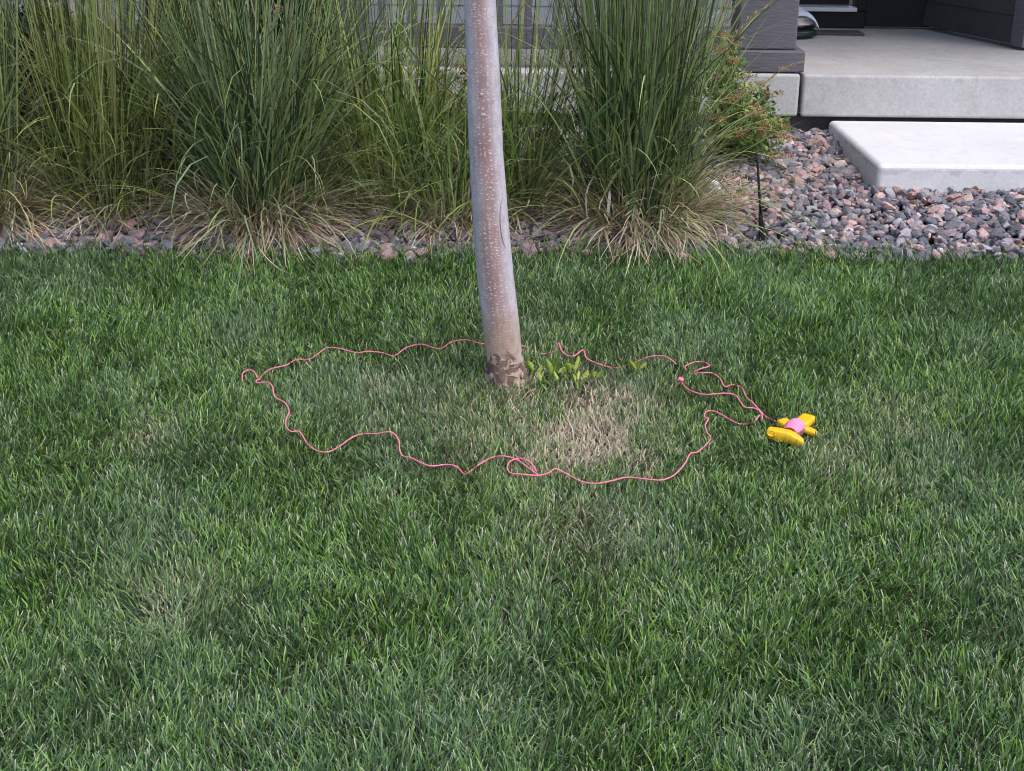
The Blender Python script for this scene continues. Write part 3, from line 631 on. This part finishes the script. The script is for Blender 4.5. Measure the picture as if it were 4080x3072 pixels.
# tan band and dark flaking bark near the ground
hz = math_('ADD', sx.outputs[1], math_('MULTIPLY_ADD', noisetex(nt, 14, 4, .6, ob), .12, -.06))
tan = ramp(nt, hz, .16, .27, (1, 1, 1), (0, 0, 0)); col = mixc(nt, math_('MULTIPLY', tan, .75), col, mixc(nt, ramp(nt, nb_, .3, .7), (.36, .24, .16), (.50, .38, .30)))
nl_ = noisetex(nt, 26, 3, .5, coords(nt, (1, 1, 1.2)), 1.2)
hz2 = math_('ADD', sx.outputs[1], math_('MULTIPLY_ADD', noisetex(nt, 24, 5, .65, ob, .6), .24, -.12))
dk = ramp(nt, hz2, .088, .112, (1, 1, 1), (0, 0, 0)); dk2 = math_('MULTIPLY', dk, ramp(nt, nl_, .40, .49))
col = mixc(nt, dk2, col, mixc(nt, ramp(nt, nb_, .3, .7), (.08, .05, .042), (.24, .155, .13)))
nt.links.new(col, b.inputs['Base Color']); b.inputs['Roughness'].default_value = .62; b.inputs['Specular IOR Level'].default_value = .3
hh = math_('ADD', math_('MULTIPLY', dd_, .5), math_('SUBTRACT', math_('MULTIPLY', nb_, .5), math_('MULTIPLY', dk2, 2.))); bump(nt, b, hh, .6, .0025)
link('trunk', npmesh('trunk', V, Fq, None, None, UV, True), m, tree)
# scar: raised seam of split bark on the right side
def surf(px, py, lift=.0):
    d_ = ray(px, py)
    best = None
    for c, r in prof:
        P = CAM+d_*((c.y)/d_.y)
        dz = abs(P.z-c.z)
        if best is None or dz < best[0]: best = (dz, c, r, P)
    _, c, r, P = best; dx = max(-.97, min(.97, (P.x-c.x)/r)); an = math.asin(dx); return Vector((c.x+math.sin(an)*(r+lift), c.y-math.cos(an)*(r+lift), P.z))
sc1 = [surf(2003, 770, .0), surf(1997, 800, .0015), surf(1993, 850, .002), surf(1996, 900, .002), surf(2003, 940, .0015), surf(2014, 975, .0)]
MB().tube(catmull(sc1, 6), .0016, 6).build('bark_scar', painted('scar', (.42, .38, .41), .8, (30, 30, 30), .5, 1), tree, smooth=True)
for px_, py_, w_ in [(1921, 368, .0085), (1929, 447, .0095), (1868, 295, .006), (1953, 735, .007)]:
    q_ = surf(px_, py_, -.0022); blob('knot_scar', q_.x, q_.y, q_.z, w_, .0032, w_*.85, px_, painted('knot%d' % px_, (.50, .44, .47), .8, (60, 60, 60), .5, 1), .6, 1, tree, 18, 12)
# loose plates of bark at the base
M_loose = painted('loose_bark', (.34, .25, .20), .85, (25, 25, 25), .45, 1); rg = np.random.default_rng(8)
for px, py, w_, h_ in [(1990, 1462, 34, 9), (2045, 1428, 34, 3), (1960, 1478, 14, 14), (2078, 1478, 10, 14), (2030, 1470, 20, 3), (2080, 1512, 14, 22)]:
    mb = MB(); nn = 9; n0 = len(mb.v); ring = []
    for k in range(nn):
        a_ = 6.283*k/nn; q_ = (px+math.cos(a_)*w_*.5*rg.uniform(.7, 1.2), py+math.sin(a_)*h_*rg.uniform(.6, 1.1)); ring.append(q_)
    for q_ in ring: mb.v.append(tuple(surf(*q_, .004)))
    for q_ in ring: mb.v.append(tuple(surf(*q_, -.002)))
    mb.v.append(tuple(surf(px, py, .0055)))
    for k in range(nn): k2 = (k+1) % nn; mb.f.append((n0+k, n0+k2, n0+2*nn)); mb.f.append((n0+k, n0+nn+k, n0+nn+k2, n0+k2))
    mb.build('loose_bark', M_loose, tree)

# ------------------------------------------------------------------ pink twine and its winder
TW = [
 [(2092, 1380), (2120, 1395), (2160, 1410), (2200, 1402), (2215, 1398), (2225, 1366), (2240, 1400), (2265, 1418), (2290, 1417), (2323, 1395), (2335, 1425), (2360, 1440), (2400, 1455), (2450, 1466), (2500, 1455), (2545, 1437), (2590, 1421), (2640, 1418), (2670, 1430), (2695, 1452)],
 [(2735, 1475), (2730, 1460), (2760, 1445), (2790, 1441), (2820, 1448), (2824, 1460), (2790, 1470), (2752, 1491), (2800, 1485), (2840, 1488), (2870, 1510), (2888, 1540), (2920, 1533), (2955, 1545), (2972, 1580), (3000, 1605), (3030, 1640), (3060, 1665), (3100, 1682), (3140, 1688)],
 [(2712, 1515), (2728, 1540), (2760, 1560), (2810, 1572), (2890, 1567), (2930, 1575), (2950, 1600), (2968, 1622), (3010, 1628), (3035, 1650), (3036, 1672)],
 [(3025, 1655), (3010, 1675), (2990, 1687), (2950, 1690), (2920, 1678), (2880, 1655), (2845, 1638), (2815, 1640), (2806, 1660), (2822, 1668), (2810, 1695), (2818, 1725), (2830, 1740), (2820, 1765), (2780, 1800), (2750, 1808), (2730, 1845), (2690, 1890), (2640, 1912), (2580, 1910), (2500, 1902), (2440, 1915), (2380, 1926), (2320, 1920), (2270, 1895), (2215, 1868), (2190, 1882), (2150, 1894), (2080, 1890), (2035, 1885), (2022, 1865), (2030, 1840), (2060, 1828), (2090, 1829), (2120, 1850), (2138, 1880)],
 [(2145, 1893), (2110, 1868), (2060, 1832), (2010, 1818), (1960, 1823), (1910, 1850), (1885, 1870), (1850, 1888), (1820, 1860), (1780, 1851), (1720, 1857), (1680, 1845), (1640, 1825), (1603, 1815), (1592, 1790), (1590, 1760), (1575, 1733), (1550, 1721), (1500, 1728), (1440, 1730), (1400, 1745), (1350, 1780), (1310, 1800), (1270, 1798), (1230, 1775), (1195, 1722), (1160, 1719), (1140, 1700), (1140, 1670), (1152, 1640), (1135, 1605), (1095, 1580), (1085, 1540), (1065, 1523), (1025, 1526), (1022, 1515), (1035, 1510), (1045, 1495), (1080, 1470), (1140, 1455), (1180, 1433), (1230, 1432), (1260, 1415), (1300, 1387), (1350, 1388), (1420, 1405), (1470, 1400), (1530, 1407), (1570, 1418), (1620, 1385), (1680, 1372), (1750, 1390), (1800, 1362), (1860, 1355), (1925, 1370), (2020, 1375), (2092, 1380)],
 [(966, 1517), (966, 1490), (985, 1476), (1010, 1478), (1025, 1505)],
]
def hfun(x, y):   # twine rests on the blade tips and sinks between them here and there
    s_ = mnoise.noise(Vector((x*.014, y*.02, 4.)))
    return .041+.020*s_
allpts = []
twine = empty('loose_twine', onG(2040, 1850, .04), 'bright pink twine lying in a wavy loop on the lawn around the tree', 'twine')
m, nt, b = newmat('pink_twine'); v = coords(nt); wv = N(nt, 'ShaderNodeTexWave'); wv.inputs['Scale'].default_value = 260; wv.inputs['Distortion'].default_value = 2; nt.links.new(v, wv.inputs['Vector'])
nt.links.new(mixc(nt, ramp(nt, wv.outputs[0], .3, .7), (.78, .10, .22), (.95, .34, .44)), b.inputs['Base Color']); b.inputs['Roughness'].default_value = .7; M_pink = m
sunk = [(2100, 2220, 1340, 1420), (2440, 2530, 1450, 1480), (1840, 1890, 1870, 1900), (2860, 2990, 1655, 1700), (3055, 3120, 1660, 1690), (1480, 1500, 1390, 1410)]
mb = MB()
for seg_ in TW:
    P = []
    for x, y in seg_:
        h = hfun(x, y)
        if any(a <= x <= b_ and c_ <= y <= d_ for a, b_, c_, d_ in sunk): h -= .020
        if y < 1500: h -= .006
        P.append(onG(x, y, h))
    cv = catmull(P, 8); allpts += [p[:] for p in cv]
    mb.tube(cv, [.0020*(1+.12*math.sin(i_*1.7)) for i_ in range(len(cv))], 7)
mb.build('twine_line', M_pink, twine, smooth=True)
kn = onG(2712, 1512, .055); o = blob('knot', kn.x, kn.y, kn.z, .009, .007, .007, 5, M_pink, .5, 1, twine, 14, 10)
AP = np.array(allpts)
wc = onG(3165, 1705, .035)
win = empty('string_winder', wc, 'small yellow plastic winder wound with pink twine, lying on the lawn', 'winder')
m, nt, b = newmat('yellow_plastic'); b.inputs['Base Color'].default_value = (.86, .50, .012, 1); b.inputs['Roughness'].default_value = .42; b.inputs['Subsurface Weight'].default_value = .08; b.inputs['Subsurface Radius'].default_value = (.01, .006, .002); M_yel = m
def wbar(pix, widths, heights, name, ribs=0, hz_=.9):
    ctr = [onG(x, y, .035+h_) for (x, y), h_ in zip(pix, heights)]; ax = catmull(ctr, 8); n = len(ax); V = []; k = 14
    for i, p in enumerate(ax):
        t = i/(n-1); wi = np.interp(t, np.linspace(0, 1, len(widths)), widths); d_ = (ax[min(i+1, n-1)]-ax[max(i-1, 0)]); d_.z = 0; d_.normalize(); s_ = Vector((-d_.y, d_.x, 0))
        endf = (min(1, max(t, .0)/.03)**.5)*(min(1, max(1-t, .0)/.03)**.5)*.25+.75
        wi = wi*(1-.08*ribs*max(0, math.sin(t*31+2*math.sin(t*9)))**4)*endf
        for j in range(k):
            a_ = 6.283*j/k; ca_ = math.copysign(abs(math.cos(a_))**.35, math.cos(a_)); sa_ = math.copysign(abs(math.sin(a_))**.35, math.sin(a_))
            V.append(tuple(p+s_*ca_*wi+Vector((0, 0, 1))*sa_*wi*hz_))
    mb = MB(); mb.v = V
    for i in range(n-1):
        for j in range(k): mb.f.append((i*k+j, i*k+(j+1) % k, (i+1)*k+(j+1) % k, (i+1)*k+j))
    mb.f.append(tuple(range(k))); mb.f.append(tuple(range((n-1)*k, n*k)))
    return mb.build(name, M_yel, win, smooth=True)
wbar([(3058, 1722), (3095, 1730), (3150, 1742), (3200, 1768)], [.015, .017, .017, .011], [.004, .002, 0, -.010], 'end_bar', 1, .95)
wbar([(3112, 1678), (3150, 1698), (3200, 1706), (3254, 1730)], [.018, .016, .016, .013], [.008, .006, .002, -.010], 'end_bar', .5, .55)
wbar([(3165, 1712), (3195, 1688), (3226, 1662)], [.014, .021, .021], [.0, .010, .016], 'grip_arm', .3, .5)
ep = onG(3074, 1727, .037); dv = (CAM-ep).normalized(); sX = dv.cross(Vector((0, 0, 1))).normalized(); sY = sX.cross(dv)
ep = ep+dv*.0175; ringp = [ep+sX*math.cos(6.283*i/20)*.011+sY*math.sin(6.283*i/20)*.0075 for i in range(21)]
MB().tube(ringp, .0022, 7, False).build('end_rim', M_yel, win, smooth=True)
mb = MB(); mb.v = [tuple(q_) for q_ in ringp[:-1]]+[tuple(ep-dv*.004)]; mb.f = [(i, (i+1) % 20, 20) for i in range(20)]
m, nt, b = newmat('recess_shade_orange'); b.inputs['Base Color'].default_value = (.75, .28, .01, 1); b.inputs['Roughness'].default_value = .5  # deeper orange paints the shade inside the yellow bar's hollow end
mb.build('end_recess', m, win, smooth=True)
# pink wound body
a0 = onG(3150, 1724, .038); a1 = onG(3180, 1690, .044); ax_ = (a1-a0); Lh = ax_.length; ax_.normalize(); s1 = ax_.cross(Vector((0, 0, 1))).normalized(); s2 = s1.cross(ax_)
P = []
for i in range(26*14+1):
    t = i/14; a_ = 6.283*t*1.0+.3; u = t/26; rr = (.017+.005*math.sin(math.pi*u))*(1+.05*math.sin(t*5))
    P.append(a0+ax_*(Lh*(u))+s1*math.cos(a_)*rr*1.15+s2*math.sin(a_)*rr)
m, nt, b = newmat('wound_pink'); b.inputs['Base Color'].default_value = (.92, .30, .50, 1); b.inputs['Roughness'].default_value = .7; M_wp = m
MB().tube(P, .0024, 6).build('wound_twine', M_wp, win, smooth=True)
nn = 16; V = []
for i in range(9):
    u = i/8
    for j in range(nn): a_ = 6.283*j/nn; rr = .016+.005*math.sin(math.pi*u); V.append(tuple(a0+ax_*Lh*u+s1*math.cos(a_)*rr*1.13+s2*math.sin(a_)*rr))
mb = MB(); mb.v = V; mb.f = [(i*nn+j, i*nn+(j+1) % nn, (i+1)*nn+(j+1) % nn, (i+1)*nn+j) for i in range(8) for j in range(nn)]+[tuple(range(nn)), tuple(range(8*nn, 9*nn))]
mb.build('wound_core', M_wp, win, smooth=True)

# ------------------------------------------------------------------ sprouts by the trunk
YG = np.array([(.32, .42, .06), (.40, .48, .09), (.24, .36, .06)])
def sprout(px, py, label, leaves, seed, green=False):
    rng = np.random.default_rng(seed); p = onG(px, py, 0); root = empty('tree_sucker', p, label, 'sprout', 'yellow green sprouts in the grass by the trunk'); 
    for (dx, dz, L, tilt, wf) in leaves:
        base = Vector((p.x+dx*.3, p.y+rng.uniform(-.01, .01), p.z+.02)); d_ = Vector((math.sin(tilt), rng.uniform(-.2, .1), math.cos(tilt))).normalized()
        s_ = d_.cross(Vector((0, 1, 0))).normalized(); s_ = (s_+Vector((0, rng.uniform(-.3, .3), 0))).normalized(); nmv = s_.cross(d_); V = []; n = 10
        L *= .88; b0 = Vector((p.x+dx*1.3, p.y+rng.uniform(-.012, .012), p.z+dz+.0)); bend_ = rng.uniform(-.5, .9)
        for i in range(n+1):
            t = i/n; wv_ = L*wf*math.sin(math.pi*min(1, t*.93+.03))**.8*(1-.25*t); c_ = b0+d_*L*t+nmv*L*bend_*t*t+s_*L*.12*math.sin(3*t+dx*200)
            for q_ in (-1, -.5, 0, .5, 1): V.append(tuple(c_+s_*wv_*q_+nmv*(abs(q_)**1.2*wv_*.8+.0012*math.sin(t*20+q_))))
        q4 = [(i*5+j, i*5+j+1, i*5+j+6, i*5+j+5) for i in range(n) for j in range(4)]; c_ = pick(YG if not green else np.array([(.12, .22, .06)]), 1, rng, .15)
        link('leaf', npmesh('leaf', np.array(V), np.array(q4), None, np.repeat(c_, len(V), 0), smooth=True), M_leaf, root)
    mb = MB()
    for (dx, dz, L, tilt, wf) in leaves: mb.tube([(p.x, p.y, p.z), (p.x+dx, p.y-.005, p.z+dz+.003)], .0012, 5)
    me = mb; V = np.array(me.v); q_ = np.array([f for f in me.f if len(f) == 4]); link('stem', npmesh('stem', V, q_, None, np.repeat(YG[:1], len(V), 0)), M_leaf, root)
sprout(2128, 1530, 'yellow green sprout right beside the tree trunk, with one curled leaf', [(-.006, .040, .036, -.25, .38), (.012, .025, .036, .15, .22)], 1)
sprout(2205, 1530, 'tallest three leaved yellow green sprout, second from the trunk', [(-.012, .030, .055, -.15, .25), (.004, .035, .065, .08, .2), (.012, .028, .042, .95, .34)], 2)
sprout(2285, 1525, 'yellow green sprout with a cupped round leaf and an upright tip, third from the trunk', [(-.012, .035, .040, -.3, .42), (.008, .035, .055, .02, .15)], 3)
sprout(2300, 1560, 'small paired leaf sprout just below the cupped leaf sprout', [(-.008, .035, .024, -.1, .28), (.014, .035, .034, .35, .3), (.004, .03, .03, .0, .2)], 4)
sprout(2230, 1560, 'low narrow sprout between the trunk and the small paired leaf sprout', [(-.008, .035, .026, -.1, .25), (-.046, .035, .024, .05, .3)], 6)
sprout(2365, 1545, 'small faint sprout alone at the top edge of the dry patch', [(.0, .035, .026, -.1, .35), (.010, .030, .034, .4, .35)], 7, )
sprout(2535, 1510, 'bright forked sprout farthest from the trunk, in the middle of the twine loop', [(-.006, .030, .050, -.35, .2), (.002, .02, .05, .05, .22), (.010, .03, .032, .4, .25)], 5)

# ------------------------------------------------------------------ lawn grass
n1, n2, n3, n4, n5 = (VN(i) for i in range(5))
def lawn(nper, x0f, seed, ymin=2.05, ymax=5.12):
    rng = np.random.default_rng(seed); parts = []
    A_ = (ymax-ymin)*6.0; n = int(nper*A_)
    X = rng.uniform(-3.0, 3.0, n); Y = rng.uniform(ymin, ymax, n)
    # denser inside the seen wedge, thin outside it
    half = .365*(Y+.42)+.12; inside = np.abs(X) < half
    keep = (inside | (rng.random(n) < .6)) & (Y < edge(X)+rng.normal(0, .012, n)-.02)
    # gap for trunk
    keep &= rng.random(n) < .42+1.0*n2(X*30+3, Y*24)**1.2
    keep &= ((X-tb.x)**2+(Y-TY-.0)**2) > .058**2
    X = X[keep]; Y = Y[keep]; return X, Y, rng
X, Y, rng = lawn(33000, 1, 77)
n = len(X)
dp = onG(2365, 1745); ex = np.exp(-(((X-dp.x)/.15)**2+((Y-dp.y)/.235)**2)**.9)
dw = onG(2130, 1660); ex2 = np.exp(-(((X-dw.x)/.50)**2+((Y-dw.y)/.40)**2))
dry = np.clip(ex*1.9*np.clip(n1(X*11, Y*7)*.8+n2(X*25, Y*18)*.6-.34, 0, 1)+ex2*.34*(n2(X*8, Y*6)+.45)+.10*np.clip(n3(X*2.2+9, Y*1.3)-.6, 0, 1)*2, 0, 1)
for px, py, s_ in [(600, 1780, .10), (2600, 1600, .10), (1500, 1560, .12), (3560, 1700, .14), (3420, 1890, .16), (700, 2440, .12), (2300, 2150, .2)]:
    q_ = onG(px, py); dry = np.maximum(dry, .26*np.exp(-(((X-q_.x)/s_)**2+((Y-q_.y)/(s_*1.3))**2))*(.5+n1(X*10, Y*6)))
tuft = n2(X*14, Y*10); lush = n4(X*1.6+3, Y*.9+2)
hgt = rng.uniform(.65, 1.25, n)*(.036+.012*tuft+.008*lush)*(1+.12*np.clip(3.6-Y, 0, 1.5))*(1-.28*dry)
# nearer the gravel edge and beside the trunk the mower leaves it longer
hgt *= 1+.45*np.exp(-((edge(X)-Y)/.05)**2)+.35*np.exp(-(((X-tb.x)**2+(Y-TY)**2)/.09**2))
hgt += (rng.random(n) < .05)*rng.uniform(.008, .022, n)
# blades pushed down just in front of twine and winder
pr = np.zeros(n)
from mathutils import kdtree
kd = kdtree.KDTree(len(AP))
for i, p in enumerate(AP): kd.insert((p[0], p[1], 0), i)
kd.balance()
cand = np.where((Y > AP[:, 1].min()-.1) & (Y < AP[:, 1].max()+.05) & (X > AP[:, 0].min()-.05) & (X < AP[:, 0].max()+.05))[0]
for i in cand:
    co_, j, d_ = kd.find((X[i], Y[i]+.022, 0))
    if d_ < .024: pr[i] = 1
hgt = np.where(pr > 0, hgt*.86, hgt)
wd = ((X-wc.x)**2/.085**2+((Y-wc.y+.01)/.10)**2) < 1; hgt = np.where(wd, hgt*.92, hgt)
flow = (n1(X*6+5, Y*5)-.5)*8+rng.normal(0, 1.5, n)
el = math.pi/2-np.abs(rng.normal(.30, .30, n)); bend = rng.uniform(0, .9, n)+.3*(n3(X*5, Y*5) > .6)
GP = np.array([(.125, .235, .040), (.165, .31, .050), (.070, .145, .032), (.21, .38, .070), (.100, .20, .055), (.16, .27, .105), (.27, .43, .06), (.045, .09, .022), (.03, .065, .018)])*np.array([.90, .95, 1.04])
col = pick(GP, n, rng, .25)
blu = np.clip((n5(X*3.5, Y*2.5)-.5)*3, 0, 1)[:, None]; col = col*(1-.35*blu)+np.array([.13, .21, .13])*.35*blu
col *= (.9+.2*n4(X*1.1, Y*.8))[:, None]
# dry blades
DP = np.array([(.70, .56, .40), (.58, .46, .32), (.80, .68, .51), (.47, .37, .25)])
isd = rng.random(n) < np.clip(dry*1.0+.02, 0, .92); dw_ = np.clip(.35+dry[isd]*1.6, 0, 1)[:, None]; col[isd] = pick(DP, isd.sum(), rng, .2)*dw_+col[isd]*(1-dw_); hgt[isd] *= .8
fade = (dry[:, None]*.40); col = col*(1-fade)+np.array([.36, .33, .245])*fade
tip = col.copy(); mown = rng.random(n) < .20; tip[mown] = tip[mown]*.2+np.array([.62, .60, .48])*.8
p = np.stack([X, Y, gz(Y)-.002], 1)
V, Fq, cc = ribbons(p, flow, el, bend, hgt*1.08, rng.uniform(.0021, .0038, n), col, 3, rng.normal(0, .7, n), 1.2, .45, tip, basew=.8)
# dead thatch lying low
nth = 60000; X2 = rng.uniform(-2.4, 2.4, nth); Y2 = rng.uniform(2.05, 5.02, nth); k2 = (np.abs(X2) < .365*(Y2+.42)+.2) & (((X2-tb.x)**2+(Y2-TY)**2) > .06**2); X2 = X2[k2]; Y2 = Y2[k2]; m2 = len(X2)
V2 = ribbons(np.stack([X2, Y2, gz(Y2)+.003], 1), rng.uniform(0, 6.28, m2), rng.uniform(.05, .7, m2), rng.uniform(0, .5, m2), rng.uniform(.015, .035, m2), rng.uniform(.0018, .003, m2), pick(DP*.30, m2, rng, .3)*(1+.7*np.exp(-(((X2-dp.x)/.17)**2+((Y2-dp.y)/.27)**2)))[:, None], 3, rng.normal(0, .8, m2), 1, .4)
V, Fq, cc = merge([(V, Fq, cc), V2])
lg = link('lawn_grass', npmesh('lawn_grass', V, Fq, None, cc, smooth=True), M_turf)
tag(lg, 'mown green lawn with a straw coloured dry patch in front of the tree', 'grass', kind='stuff')
print('blades', n, m2)
